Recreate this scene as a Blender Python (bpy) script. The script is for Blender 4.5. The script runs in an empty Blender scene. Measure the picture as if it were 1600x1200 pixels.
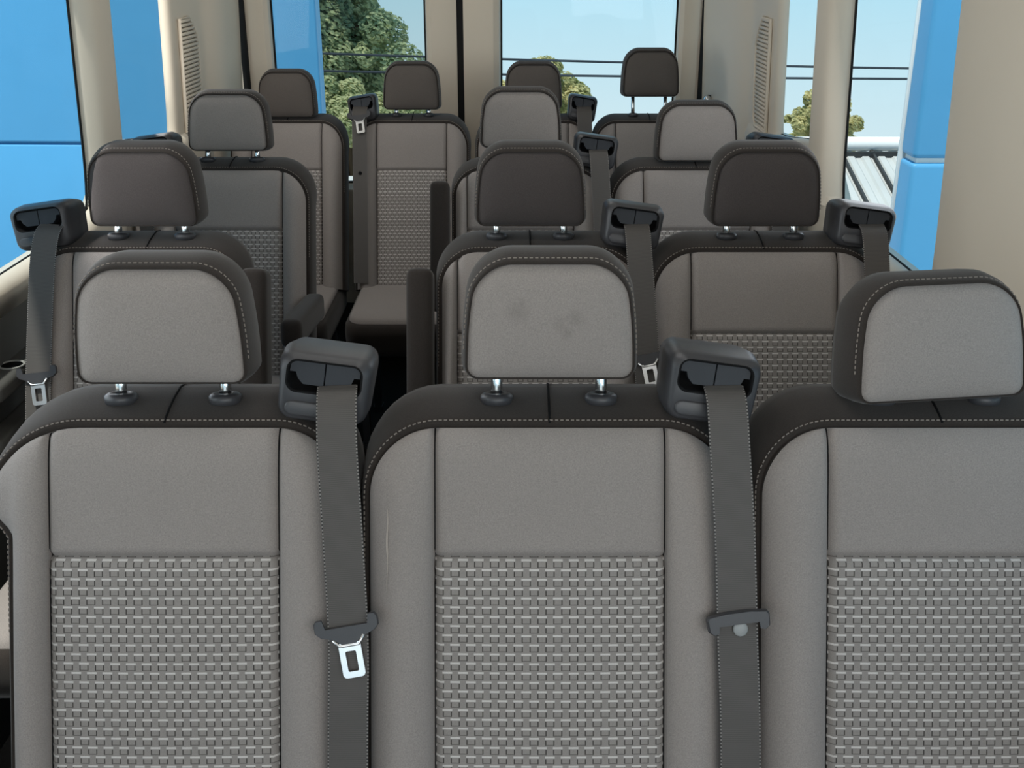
import bpy, bmesh, math, random
from mathutils import Vector, Matrix
random.seed(7)
PI = math.pi
scene = bpy.context.scene
C = scene.collection

# ------------------------------------------------------------------ camera
CAM_Z, PITCH, FPX = 1.55, math.radians(21.9), 1700.0
cam = bpy.data.cameras.new('camera'); cam_o = bpy.data.objects.new('camera', cam); C.objects.link(cam_o)
cam_o.location = (0, 0, CAM_Z); cam_o.rotation_euler = (PI/2 - PITCH, 0, 0)
cam.sensor_fit = 'HORIZONTAL'; cam.sensor_width = 36.0; cam.lens = 36.0*FPX/1600.0
cam.clip_start = 0.05; cam.clip_end = 300
scene.camera = cam_o

# ------------------------------------------------------------------ world: pale hazy daylight
world = bpy.data.worlds.new('sky'); scene.world = world; world.use_nodes = True
nt = world.node_tree; nt.nodes.clear()
out = nt.nodes.new('ShaderNodeOutputWorld'); bg = nt.nodes.new('ShaderNodeBackground')
tc = nt.nodes.new('ShaderNodeTexCoord'); sep = nt.nodes.new('ShaderNodeSeparateXYZ')
mr = nt.nodes.new('ShaderNodeMapRange'); mr.inputs[1].default_value = -0.3; mr.inputs[2].default_value = 0.7
cr = nt.nodes.new('ShaderNodeValToRGB')
el = cr.color_ramp.elements
el[0].position = 0.0; el[0].color = (0.80, 0.86, 0.88, 1)
el[1].position = 1.0; el[1].color = (0.30, 0.58, 0.85, 1)
e = el.new(0.15); e.color = (0.70, 0.86, 0.91, 1)
e = el.new(0.27); e.color = (0.50, 0.79, 0.92, 1)
nt.links.new(tc.outputs['Generated'], sep.inputs[0]); nt.links.new(sep.outputs['Z'], mr.inputs[0])
nt.links.new(mr.outputs[0], cr.inputs[0]); nt.links.new(cr.outputs[0], bg.inputs[0]); nt.links.new(bg.outputs[0], out.inputs[0])
bg.inputs[1].default_value = 1.0

# ------------------------------------------------------------------ sun and the daylight of the big windows, plus added dome fill
def light(name, kind, loc, rot, energy, color=(1, 1, 1), size=None):
    l = bpy.data.lights.new(name, kind); l.energy = energy; l.color = color
    o = bpy.data.objects.new(name, l); C.objects.link(o); o.location = loc; o.rotation_euler = rot
    if size: l.shape = 'RECTANGLE'; l.size, l.size_y = size
    return o
def aim(o, d): o.rotation_euler = Vector(d).to_track_quat('-Z', 'Y').to_euler()
sun = light('sun', 'SUN', (-6, -8, 20), (0, 0, 0), 4.2, (1.0, 0.95, 0.86)); sun.data.angle = math.radians(2.0)
aim(sun, (0.22, 0.30, -1.0))
wl = light('windscreen_daylight', 'AREA', (-0.12, -0.95, 1.62), (0, 0, 0), 13.5, (1.0, 0.955, 0.915), (1.5, 0.7)); aim(wl, (0, 1, -0.30))
sl = light('side_door_daylight', 'AREA', (-1.0, 1.40, 1.32), (0, 0, 0), 7.5, (1.0, 0.97, 0.94), (1.5, 0.62)); aim(sl, (1, -0.35, -0.25))
dr = light('driver_window_daylight', 'AREA', (0.74, -0.30, 1.35), (0, 0, 0), 6.5, (1.0, 0.955, 0.915), (0.9, 0.6)); aim(dr, (-1, 0.9, -0.2))
rw = light('right_window_daylight', 'AREA', (0.76, 2.38, 1.32), (0, 0, 0), 2.2, (1.0, 0.97, 0.94), (0.55, 0.55)); aim(rw, (-1, 0.1, -0.2))
lr = light('left_rear_window_daylight', 'AREA', (-1.0, 3.15, 1.36), (0, 0, 0), 3.2, (1.0, 0.96, 0.91), (0.42, 0.5)); aim(lr, (1, 0.35, -0.1))
for y, en in ((1.5, 1.3), (3.2, 1.5)):  # unseen dome lamps, added to brighten the middle and rear rows
    dl = light('dome_fill_light', 'AREA', (-0.125, y, 1.925), (0, 0, 0), en, (1.0, 0.975, 0.95), (0.5, 0.14)); aim(dl, (0, 0.0, -1))

scene.view_settings.view_transform = 'Standard'; scene.view_settings.look = 'None'
scene.view_settings.gamma = 1.0; scene.view_settings.use_curve_mapping = False
scene.view_settings.exposure = 0.0

# ------------------------------------------------------------------ materials
def lin(h):
    v = [int(h[i:i+2], 16)/255 for i in (0, 2, 4)]
    return tuple(c/12.92 if c <= 0.04045 else ((c+0.055)/1.055)**2.4 for c in v) + (1,)
def new_mat(name):
    m = bpy.data.materials.new(name); m.use_nodes = True
    b = m.node_tree.nodes['Principled BSDF']
    return m, m.node_tree, b
def N(t, kind, **kw):
    n = t.nodes.new(kind)
    for k, v in kw.items(): setattr(n, k, v)
    return n
def mathn(t, op, a, b=None, c=None):
    n = t.nodes.new('ShaderNodeMath'); n.operation = op
    for i, x in enumerate((a, b, c)):
        if x is None: continue
        if isinstance(x, (int, float)): n.inputs[i].default_value = x
        else: t.links.new(x, n.inputs[i])
    return n.outputs[0]
def mixc(t, fac, a, b):
    n = t.nodes.new('ShaderNodeMix'); n.data_type = 'RGBA'
    for sock, x in ((0, fac), (6, a), (7, b)):
        if isinstance(x, (int, float)): n.inputs[sock].default_value = x
        elif isinstance(x, tuple): n.inputs[sock].default_value = x
        else: t.links.new(x, n.inputs[sock])
    return n.outputs[2]
def noise(t, scale, coord, detail=3.0):
    n = N(t, 'ShaderNodeTexNoise'); n.inputs['Scale'].default_value = scale; n.inputs['Detail'].default_value = detail
    t.links.new(coord, n.inputs['Vector']); return n.outputs['Fac']
def shade(c, k): return tuple(min(1, x*k) for x in c[:3]) + (1,)

def fabric(name, col, grain=0.38, bump=0.15, sheen=0.15):
    m, t, b = new_mat(name)
    co = N(t, 'ShaderNodeTexCoord').outputs['Object']
    fine = noise(t, 650, co, 3); big = noise(t, 7, co, 3)
    c1 = mixc(t, fine, shade(col, 1-grain), shade(col, 1+grain))
    c2 = mixc(t, mathn(t, 'MULTIPLY', big, 0.35), c1, shade(col, 0.75))
    t.links.new(c2, b.inputs['Base Color'])
    b.inputs['Roughness'].default_value = 0.95; b.inputs['Specular IOR Level'].default_value = 0.15
    b.inputs['Sheen Weight'].default_value = sheen; b.inputs['Sheen Roughness'].default_value = 0.5
    bp = N(t, 'ShaderNodeBump'); bp.inputs['Strength'].default_value = bump; bp.inputs['Distance'].default_value = 0.001
    t.links.new(fine, bp.inputs['Height']); t.links.new(bp.outputs[0], b.inputs['Normal'])
    return m
def plastic(name, col, rough=0.5, spec=0.4, bump=0.1, var=0.12):
    m, t, b = new_mat(name)
    co = N(t, 'ShaderNodeTexCoord').outputs['Object']
    n1 = noise(t, 600, co, 2); n2 = noise(t, 4, co, 3)
    t.links.new(mixc(t, n2, shade(col, 1-var), shade(col, 1+var)), b.inputs['Base Color'])
    b.inputs['Roughness'].default_value = rough; b.inputs['Specular IOR Level'].default_value = spec
    bp = N(t, 'ShaderNodeBump'); bp.inputs['Strength'].default_value = bump; bp.inputs['Distance'].default_value = 0.001
    t.links.new(n1, bp.inputs['Height']); t.links.new(bp.outputs[0], b.inputs['Normal'])
    return m
def metal(name, col, rough=0.25):
    m, t, b = new_mat(name)
    co = N(t, 'ShaderNodeTexCoord').outputs['Object']
    t.links.new(mixc(t, noise(t, 80, co, 2), shade(col, 0.9), shade(col, 1.05)), b.inputs['Base Color'])
    b.inputs['Metallic'].default_value = 1.0; b.inputs['Roughness'].default_value = rough
    return m
def woven_mat():
    m, t, b = new_mat('woven_fabric')
    uv = N(t, 'ShaderNodeUVMap').outputs[0]
    s = N(t, 'ShaderNodeSeparateXYZ'); t.links.new(uv, s.inputs[0])
    V = mathn(t, 'DIVIDE', s.outputs[1], 0.0117)
    row = mathn(t, 'FLOOR', V); fv = mathn(t, 'SUBTRACT', V, row)
    half = mathn(t, 'MULTIPLY', mathn(t, 'MODULO', mathn(t, 'ABSOLUTE', row), 2.0), 0.5)
    U = mathn(t, 'ADD', mathn(t, 'DIVIDE', s.outputs[0], 0.0196), half)
    fu = mathn(t, 'FRACT', mathn(t, 'ADD', U, 100.0))
    d = mathn(t, 'ABSOLUTE', mathn(t, 'SUBTRACT', fu, 0.5))          # distance from the middle of a dash
    def step(x, e, w): # 1 where x < e
        n = N(t, 'ShaderNodeMapRange'); n.interpolation_type = 'SMOOTHSTEP'
        t.links.new(x, n.inputs[0]); n.inputs[1].default_value = e-w; n.inputs[2].default_value = e+w
        n.inputs[3].default_value = 1; n.inputs[4].default_value = 0; return n.outputs[0]
    in_dash = step(d, 0.31, 0.02)
    top = mathn(t, 'SUBTRACT', 1.0, step(fv, 0.79, 0.035))
    light_f = mathn(t, 'MULTIPLY', in_dash, top)
    side = step(mathn(t, 'ABSOLUTE', mathn(t, 'SUBTRACT', d, 0.255)), 0.034, 0.016)
    vert = mathn(t, 'MULTIPLY', step(fv, 0.72, 0.03), mathn(t, 'SUBTRACT', 1.0, step(fv, 0.16, 0.03)))
    dark1 = mathn(t, 'MULTIPLY', side, vert)
    dark2 = mathn(t, 'MULTIPLY', step(mathn(t, 'ABSOLUTE', mathn(t, 'SUBTRACT', fv, 0.19)), 0.05, 0.02), step(d, 0.27, 0.02))
    dark = mathn(t, 'MAXIMUM', dark1, mathn(t, 'MULTIPLY', dark2, 0.6))
    co = N(t, 'ShaderNodeTexCoord').outputs['Object']
    fine = noise(t, 1100, co, 2)
    base = mixc(t, fine, lin('7A7571'), lin('948E8A'))
    c = mixc(t, light_f, base, mixc(t, fine, lin('B0AAA6'), lin('CEC9C5')))
    c = mixc(t, dark, c, lin('3E3A38'))
    t.links.new(c, b.inputs['Base Color'])
    b.inputs['Roughness'].default_value = 0.95; b.inputs['Specular IOR Level'].default_value = 0.15
    hgt = mathn(t, 'ADD', mathn(t, 'MULTIPLY', light_f, 0.5), mathn(t, 'MULTIPLY', dark, -1.0))
    bp = N(t, 'ShaderNodeBump'); bp.inputs['Strength'].default_value = 0.12; bp.inputs['Distance'].default_value = 0.0012
    t.links.new(mathn(t, 'ADD', hgt, mathn(t, 'MULTIPLY', fine, 0.2)), bp.inputs['Height']); t.links.new(bp.outputs[0], b.inputs['Normal'])
    return m
def webbing_mat():
    m, t, b = new_mat('belt_webbing')
    uv = N(t, 'ShaderNodeUVMap').outputs[0]
    s = N(t, 'ShaderNodeSeparateXYZ'); t.links.new(uv, s.inputs[0])
    ed = mathn(t, 'GREATER_THAN', mathn(t, 'ABSOLUTE', s.outputs[0]), 0.465)
    tick = mathn(t, 'GREATER_THAN', mathn(t, 'FRACT', mathn(t, 'MULTIPLY', s.outputs[1], 230.0)), 0.5)
    rib = mathn(t, 'FRACT', mathn(t, 'MULTIPLY', s.outputs[1], 420.0))
    base = mixc(t, rib, lin('454240'), lin('54504D'))
    edge = mixc(t, tick, lin('2A2827'), lin('7A7673'))
    t.links.new(mixc(t, ed, base, edge), b.inputs['Base Color'])
    b.inputs['Roughness'].default_value = 0.65; b.inputs['Specular IOR Level'].default_value = 0.35
    bp = N(t, 'ShaderNodeBump'); bp.inputs['Strength'].default_value = 0.15; bp.inputs['Distance'].default_value = 0.0006
    t.links.new(rib, bp.inputs['Height']); t.links.new(bp.outputs[0], b.inputs['Normal'])
    return m
def glass_mat(name, tint, refl=0.05):
    m = bpy.data.materials.new(name); m.use_nodes = True; t = m.node_tree; t.nodes.clear()
    o = N(t, 'ShaderNodeOutputMaterial'); mx = N(t, 'ShaderNodeMixShader')
    tr = N(t, 'ShaderNodeBsdfTransparent'); gl = N(t, 'ShaderNodeBsdfGlossy')
    tr.inputs[0].default_value = tint; gl.inputs['Roughness'].default_value = 0.02; gl.inputs[0].default_value = (0.9, 0.95, 1, 1)
    mx.inputs[0].default_value = refl
    t.links.new(tr.outputs[0], mx.inputs[1]); t.links.new(gl.outputs[0], mx.inputs[2]); t.links.new(mx.outputs[0], o.inputs[0])
    return m
def leaf_mat(name, dark, bright):
    m, t, b = new_mat(name)
    co = N(t, 'ShaderNodeTexCoord').outputs['Object']
    n1 = noise(t, 1.2, co, 2); n2 = noise(t, 9, co, 2)
    f = mathn(t, 'ADD', mathn(t, 'MULTIPLY', n1, 0.7), mathn(t, 'MULTIPLY', n2, 0.45))
    r = N(t, 'ShaderNodeMapRange'); t.links.new(f, r.inputs[0]); r.inputs[1].default_value = 0.4; r.inputs[2].default_value = 0.75
    t.links.new(mixc(t, r.outputs[0], dark, bright), b.inputs['Base Color'])
    b.inputs['Roughness'].default_value = 0.7; b.inputs['Specular IOR Level'].default_value = 0.2
    tl = N(t, 'ShaderNodeBsdfTranslucent'); mx = N(t, 'ShaderNodeMixShader'); mx.inputs[0].default_value = 0.4
    t.links.new(b.inputs['Base Color'].links[0].from_socket, tl.inputs[0]); t.links.new(b.outputs[0], mx.inputs[1]); t.links.new(tl.outputs[0], mx.inputs[2])
    t.links.new(mx.outputs[0], t.nodes['Material Output'].inputs[0])
    return m

def stained(m, spots):
    t = m.node_tree; b = t.nodes['Principled BSDF']; src = b.inputs['Base Color'].links[0].from_socket
    co = N(t, 'ShaderNodeTexCoord').outputs['Object']; f = None
    for x, z, r in spots:
        d = N(t, 'ShaderNodeVectorMath'); d.operation = 'DISTANCE'; t.links.new(co, d.inputs[0]); d.inputs[1].default_value = (x, -0.055, z)
        g = mathn(t, 'SUBTRACT', 1.0, mathn(t, 'DIVIDE', d.outputs['Value'], r)); g.node.use_clamp = True
        f = g if f is None else mathn(t, 'MAXIMUM', f, g)
    f = mathn(t, 'MULTIPLY', f, mathn(t, 'MULTIPLY', noise(t, 90, co, 3), 0.4))
    t.links.new(mixc(t, f, src, lin('4A423D')), b.inputs['Base Color']); return m
M = dict(
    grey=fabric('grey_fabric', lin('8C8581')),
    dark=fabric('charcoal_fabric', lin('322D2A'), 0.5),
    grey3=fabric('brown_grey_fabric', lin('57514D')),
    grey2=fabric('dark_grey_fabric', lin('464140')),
    woven=woven_mat(), web=webbing_mat(),
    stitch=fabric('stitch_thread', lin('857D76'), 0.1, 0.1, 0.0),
    black=plastic('black_plastic', lin('3A3A3D'), 0.42, 0.45),
    insert=plastic('slot_insert_plastic', lin('2E3136'), 0.55, 0.25),
    cavity=plastic('dark_cavity_plastic', lin('151516'), 0.8, 0.1),
    chrome=metal('polished_steel', lin('E6E6E6'), 0.18),
    silver=metal('brushed_steel', lin('F2F2F2'), 0.35),
    beige=plastic('beige_trim_plastic', lin('CFC4B4'), 0.6, 0.3, 0.08, 0.04),
    sill=plastic('grey_sill_plastic', lin('8F8F8B'), 0.55, 0.3),
    lower=plastic('dark_lower_trim_plastic', lin('4A4946'), 0.6, 0.3),
    headliner=fabric('headliner', lin('CFC9BE'), 0.05, 0.1, 0),
    carpet=fabric('rubber_floor', lin('2E2D2C'), 0.3, 0.3, 0),
    rubber=plastic('rubber_seal', lin('141414'), 0.7, 0.2),
    glass=glass_mat('clear_window_glass', (0.95, 0.98, 0.99, 1), 0.006),
    tint=glass_mat('grey_tinted_glass', (0.84, 0.86, 0.86, 1), 0.006),
    blue=plastic('blue_painted_panel', lin('5BA6D4'), 0.4, 0.3, 0.02, 0.04),
    white=plastic('white_painted_metal', lin('F2F2EE'), 0.5, 0.3, 0.02, 0.03),
    roof=plastic('pale_roof_metal', lin('BDBCB6'), 0.5, 0.3, 0.05, 0.1),
    rib=plastic('dark_roof_seam', lin('3A3B3A'), 0.6, 0.2),
    concrete=plastic('pale_concrete', lin('C8C6C0'), 0.9, 0.1, 0.2, 0.1),
    wire=plastic('black_cable', lin('3A4046'), 0.7, 0.1),
    bark=plastic('tree_bark', lin('4A3D30'), 0.9, 0.1, 0.5, 0.2),
    leaf_a=leaf_mat('maple_leaves', lin('5F8068'), lin('D2D6A4')),
    leaf_b=leaf_mat('yellow_green_leaves', lin('86996A'), lin('EAE4B4')),
    leaf_c=leaf_mat('olive_leaves', lin('808850'), lin('E8DAA4')),
)

M['scuff'] = fabric('chalky_scuff', lin('A89F97'), 0.2, 0.1, 0)
M['grey_stain'] = stained(fabric('smudged_grey_fabric', lin('8C8581')), [(0.03, 0.075, 0.016), (0.012, 0.068, 0.013), (0.020, 0.058, 0.012), (-0.04, 0.085, 0.02)])
lm, lt, lb_ = new_mat('added_lamp_lens'); lb_.inputs['Emission Color'].default_value = (1, 0.97, 0.93, 1); lb_.inputs['Emission Strength'].default_value = 2.0; M['lens'] = lm  # glowing lens of the added dome lamps

# ------------------------------------------------------------------ mesh helpers
def mesh(name, verts, faces, smooth=True, uvs=None):
    me = bpy.data.meshes.new(name); me.from_pydata(verts, [], faces); me.update()
    if smooth: me.polygons.foreach_set('use_smooth', [True]*len(me.polygons))
    if uvs:
        l = me.uv_layers.new(name='UVMap')
        for lp in me.loops: l.data[lp.index].uv = uvs[lp.vertex_index]
    return me
def link(name, me, mat, parent=None, loc=None, rot=None):
    o = bpy.data.objects.new(name, me); C.objects.link(o)
    if mat is not None and me is not None and not me.materials: me.materials.append(mat)
    if parent: o.parent = parent
    if loc: o.location = loc
    if rot: o.rotation_euler = rot
    return o
def thing(name, label, cat, loc=(0, 0, 0), group=None, rotz=0):
    o = bpy.data.objects.new(name, None); C.objects.link(o); o.location = loc; o.rotation_euler = (0, 0, rotz)
    o.empty_display_size = 0.1
    tag(o, label, cat, group); return o
def tag(o, label, cat, group=None):
    o['label'] = label; o['category'] = cat
    if group: o['group'] = group
    return o
def struct(o, label=None, cat=None):
    o['kind'] = 'structure'
    if label: o['label'] = label
    if cat: o['category'] = cat
    return o
class MB:
    def __init__(s): s.v = []; s.f = []
    def box(s, a, b, mtx=None):
        n = len(s.v)
        P = [(x, y, z) for x in (a[0], b[0]) for y in (a[1], b[1]) for z in (a[2], b[2])]
        if mtx: P = [tuple(mtx @ Vector(p)) for p in P]
        s.v += P
        s.f += [tuple(n+i for i in q) for q in ((0, 1, 3, 2), (4, 6, 7, 5), (0, 4, 5, 1), (2, 3, 7, 6), (0, 2, 6, 4), (1, 5, 7, 3))]
    def rings(s, rings, closed=True, cap0=False, cap1=False, flip=False):
        n = len(s.v); k = len(rings[0])
        for r in rings: s.v += [tuple(p) for p in r]
        for i in range(len(rings)-1):
            for j in range(k if closed else k-1):
                a, b = n+i*k+j, n+i*k+(j+1) % k
                q = (a, b, b+k, a+k); s.f.append(q[::-1] if flip else q)
        if cap0: q = tuple(n+j for j in range(k)); s.f.append(q if flip else q[::-1])
        if cap1: q = tuple(n+(len(rings)-1)*k+j for j in range(k)); s.f.append(q[::-1] if flip else q)
    def tube(s, path, r, seg=12, cap=True):
        path = [Vector(p) for p in path]; R = []
        for i, p in enumerate(path):
            d = (path[min(i+1, len(path)-1)] - path[max(i-1, 0)]).normalized()
            up = Vector((0, 0, 1)) if abs(d.z) < 0.9 else Vector((1, 0, 0))
            a = d.cross(up).normalized(); b = a.cross(d)
            rr = r[i] if isinstance(r, (list, tuple)) else r
            R.append([p + (a*math.cos(t)+b*math.sin(t))*rr for t in [2*PI*k/seg for k in range(seg)]])
        s.rings(R, True, cap, cap)
    def lathe(s, prof, seg=20, mtx=None):
        R = []
        for r, z in prof:
            ring = [Vector((r*math.cos(2*PI*k/seg), r*math.sin(2*PI*k/seg), z)) for k in range(seg)]
            R.append([tuple((mtx @ p) if mtx else p) for p in ring])
        s.rings(R, True, True, True)
    def mesh(s, name, smooth=True): return mesh(name, s.v, s.f, smooth)
def fixed(me):
    bm = bmesh.new(); bm.from_mesh(me); bmesh.ops.remove_doubles(bm, verts=bm.verts, dist=1e-6)
    bmesh.ops.recalc_face_normals(bm, faces=bm.faces); bm.to_mesh(me); bm.free(); return me
def rbox(name, a, b, r=0.01, seg=3, mtx=None):
    bm = bmesh.new(); bmesh.ops.create_cube(bm, size=1.0)
    a, b = Vector(a), Vector(b); c = (a+b)/2; d = b-a
    for v in bm.verts: v.co = Vector((v.co.x*d.x, v.co.y*d.y, v.co.z*d.z)) + c
    bmesh.ops.bevel(bm, geom=list(bm.edges), offset=r, segments=seg, profile=0.6, affect='EDGES')
    if mtx: bm.transform(mtx)
    me = bpy.data.meshes.new(name); bm.to_mesh(me); bm.free()
    me.polygons.foreach_set('use_smooth', [True]*len(me.polygons)); return me
def sstep(x, a, b):
    t = max(0.0, min(1.0, (x-a)/(b-a))); return t*t*(3-2*t)
def rrect(w, h, r, n=6, cx=0, cy=0):     # rounded rectangle, counter-clockwise
    P = []
    for qx, qy, a0 in ((1, 1, 0), (-1, 1, PI/2), (-1, -1, PI), (1, -1, 1.5*PI)):
        for i in range(n+1):
            a = a0 + PI/2*i/n
            P.append((cx+qx*(w/2-r)+r*math.cos(a), cy+qy*(h/2-r)+r*math.sin(a)))
    return P

# ------------------------------------------------------------------ the van's shell
WL, WR = -1.05, 0.825                    # inner faces of the side walls at sill height
REAR = 4.10
def wx(side, z, d=0.0):                 # wall plane leans in a little towards the roof
    lean = 0.04*(z-0.9)
    return (WL+lean+d) if side < 0 else (WR-lean-d)

m = MB(); m.box((WL-0.12, -1.7, -0.06), (WR+0.12, REAR+0.08, 0.0))
struct(link('floor', m.mesh('floor', False), M['carpet']), 'dark rubber floor of the van under the seats', 'floor')
m = MB(); m.box((WL-0.05, -1.2, 1.95), (WR+0.05, REAR+0.08, 2.0))
struct(link('ceiling', m.mesh('ceiling', False), M['headliner']), 'pale headliner over the passenger rows', 'ceiling')

for y in (1.5, 3.0):  # added ceiling fixtures, out of view, to go with the dome fill
    m = MB(); m.rings([[(x-0.125, yy+y, z) for x, yy in rrect(w_, h_, 0.03, 5)] for w_, h_, z in ((0.60, 0.22, 1.951), (0.60, 0.22, 1.938), (0.54, 0.17, 1.930), (0.52, 0.15, 1.936))], True, False, True)
    link('added_dome_lamp', fixed(m.mesh('added_dome_lamp')), M['lens'], bpy.data.objects['ceiling'])

def lower_wall(side, name):
    # profile runs floor -> dark trim -> rounded lip -> pale sill ledge
    root = None
    Ys = [-1.2, 0.4, 1.2, 2.0, 2.55, 2.70, 2.80, 2.90, 3.0, 3.15, 3.3, 3.45, 3.6, REAR]
    def sill(y): return 0.915 + 0.145*sstep(y, 2.62, 2.9) - 0.055*sstep(y, 2.9, 3.45)
    R = []
    for y in Ys:
        h = sill(y); dp = 0.055+0.265*sstep(y, 2.60, 2.9)
        prof = [(0.012, 0.0), (0.012, 0.30), (0.015, 0.55), (0.02, 0.66), (0.022, h-dp)]
        R.append([(wx(side, z, d), y, z) for d, z in prof])
    m = MB(); m.rings(R, False, flip=side > 0)
    o = link(name, fixed(m.mesh(name)), M['lower'])
    so = o.modifiers.new('thick', 'SOLIDIFY'); so.thickness = 0.02; so.offset = 0
    struct(o, 'dark plastic lower wall trim on the %s of the van' % ('sliding door side' if side < 0 else 'driver side'), 'wall')
    R = []
    for y in Ys:
        h = sill(y); dp = 0.055+0.265*sstep(y, 2.60, 2.9)
        prof = [(0.022, h-dp), (0.026, h-dp+0.02), (0.028, h-0.04), (0.022, h-0.01), (0.006, h), (-0.03, h)]
        R.append([(wx(side, z, d), y, z) for d, z in prof])
    m = MB(); m.rings(R, False, flip=side > 0)
    s = link('sill_ledge', fixed(m.mesh('sill_ledge')), M['beige'], o)
    so = s.modifiers.new('thick', 'SOLIDIFY'); so.thickness = 0.012; so.offset = 0
    m = MB()
    m.tube([(wx(side, sill(y)+0.006, -0.010), y, sill(y)+0.004) for y in Ys], 0.004, 8)
    link('window_seal', m.mesh('window_seal'), M['rubber'], o)
    # header above the windows
    m = MB(); m.box((wx(side, 1.7, -0.06), -1.2, 1.62), (wx(side, 1.7, 0.0), REAR, 1.95))
    link('header_panel', m.mesh('header_panel', False), M['headliner'], o)
    return o
wall_l = lower_wall(-1, 'wall_left'); wall_r = lower_wall(1, 'wall_right')

def pillar(name, side, y0, y1, z0, z1, prot, label, flare=0.06, skew=0.0, crease=0.55, seal=True):
    """upright window pillar: rounded cross-section lofted up the leaning wall, flaring into the sill"""
    R = []; n = 14
    zs = [z0 + (z1-z0)*(i/n)**1.6 for i in range(n+1)]
    for z in zs:
        t = (z-z0)/0.14
        fl = flare*(1-math.sqrt(max(0, 1-(1-t)**2))) if t < 1 else 0
        a, b = y0-fl, y1+fl; L = b-a
        sk = skew*(z-z0)
        prof = [(0, -0.015), (0, 0.0), (0.03, 0.25), (0.10, 0.62), (0.2, 0.86), (crease-0.05, 1.0), (crease+0.05, 1.0), (0.80, 0.80), (0.92, 0.5), (0.99, 0.15), (1.0, -0.015)]
        R.append([(wx(side, z, d*prot if d > 0 else d), a+L*q+sk, z) for q, d in prof])
    m = MB(); m.rings(R, False, flip=side < 0)
    o = link(name, fixed(m.mesh(name)), M['beige'])
    sb = o.modifiers.new('smooth', 'SUBSURF'); sb.levels = 1; sb.render_levels = 2
    struct(o, label, 'pillar trim')
    if seal:
        for q, yy in ((0, -0.006), (-1, 0.006)):
            m = MB(); m.tube([(r[q][0] + (0.004 if side < 0 else -0.004), r[q][1]+yy, r[q][2]) for r in R], 0.0032, 6)
            link('window_seal', m.mesh('window_seal'), M['rubber'], o)
    return o
pillar('trim_1', -1, 2.70, 2.87, 0.94, 1.66, 0.05, 'beige pillar between the big side window and the narrow window, sliding door side', 0.03)
pillar('trim_2', 1, 2.73, 2.92, 0.94, 1.66, 0.05, 'beige pillar between the two driver side rear windows', 0.03)
pillar('trim_3', 1, 1.32, 2.05, 0.92, 1.66, 0.05, 'broad beige pillar in the foreground on the driver side', 0.02, 0.0, 0.5)
pillar('trim_4', -1, 0.35, 0.62, 0.92, 1.66, 0.08, 'beige door pillar behind the front seats, sliding door side', 0.02)

# rear quarter panels with the louvred vents
def quarter(side, name, label):
    zs = [0.97, 1.0, 1.04, 1.10, 1.16, 1.25, 1.35, 1.5, 1.66]; R = []
    prof = [(3.40, -0.015), (3.402, -0.004), (3.41, 0.008), (3.425, 0.013), (3.45, 0.015), (3.67, 0.018), (3.72, 0.024), (3.76, 0.048), (3.83, 0.072), (3.92, 0.082), (4.03, 0.10), (4.065, 0.098)]
    for z in zs:
        t = (z-0.97)/0.10
        fl = 0.05*(1-math.sqrt(max(0, 1-(1-t)**2))) if t < 1 else 0
        R.append([(wx(side, z, d+(0.03 if side > 0 else -0.032)*sstep(y, 3.8, 4.05)), y-(fl if y < 3.44 else 0), z) for y, d in prof])
    # continue down behind the seats
    R = [[(wx(side, 0.6, max(d, 0.025)+(0.03 if side > 0 else -0.032)*sstep(y, 3.8, 4.05)), y, 0.6) for y, d in prof]] + R
    m = MB(); m.rings(R, False, flip=side < 0)
    o = link(name, fixed(m.mesh(name)), M['beige']); struct(o, label, 'quarter trim')
    sb = o.modifiers.new('smooth', 'SUBSURF'); sb.levels = 1; sb.render_levels = 2
    # vent: bezel, dark recess and single slats
    zt, zb = 1.345, 1.005
    def edge(z):                    # rear edge of the vent bows out towards the top
        t = (z-zb)/(zt-zb)
        return 3.66 - 0.085*max(0, (t-0.72)/0.28)**2 - 0.03*max(0, (0.12-t)/0.12)
    y0 = 3.48
    loop = [(y0, zb)] + [(edge(zb+(zt-zb)*i/12), zb+(zt-zb)*i/12) for i in range(13)] + [(y0, zt)]
    def base(z, y): return 0.0165 + (y-3.45)/0.22*0.003
    m = MB(); m.rings([[Vector((wx(side, z, base(z, y)+0.001), y, z)) for y, z in loop]], True, True, flip=side > 0)
    link('vent_recess', m.mesh('vent_recess', False), M['beige_dark'], o)
    m = MB(); pts = [(wx(side, z, base(z, y)+0.004), y, z) for y, z in loop]
    m.tube(pts+[pts[0]], 0.006, 8, False)
    link('vent_bezel', m.mesh('vent_bezel'), M['beige'], o)
    k = 27; dz = (zt-zb)/k; cache = {}
    for i in range(k):
        z = zb + dz*(i+0.5); ye = edge(z)
        L = round(ye-y0, 2)
        if L not in cache:
            cache[L] = rbox('vent_slat', (-0.003, 0, -dz*0.36), (0.006, L, dz*0.36), 0.0018, 1, Matrix.Rotation(-0.35*side, 4, 'Y'))
        link('vent_slat', cache[L], M['beige'], o, (wx(side, z, base(z, y0)+0.005), y0, z))
    return o
M['beige_dark'] = plastic('beige_recess_plastic', lin('857D72'), 0.8, 0.1)
quarter(-1, 'trim_5', 'beige rear quarter panel with louvred vent, sliding door side')
quarter(1, 'trim_6', 'beige rear quarter panel with louvred vent, driver side')

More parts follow.
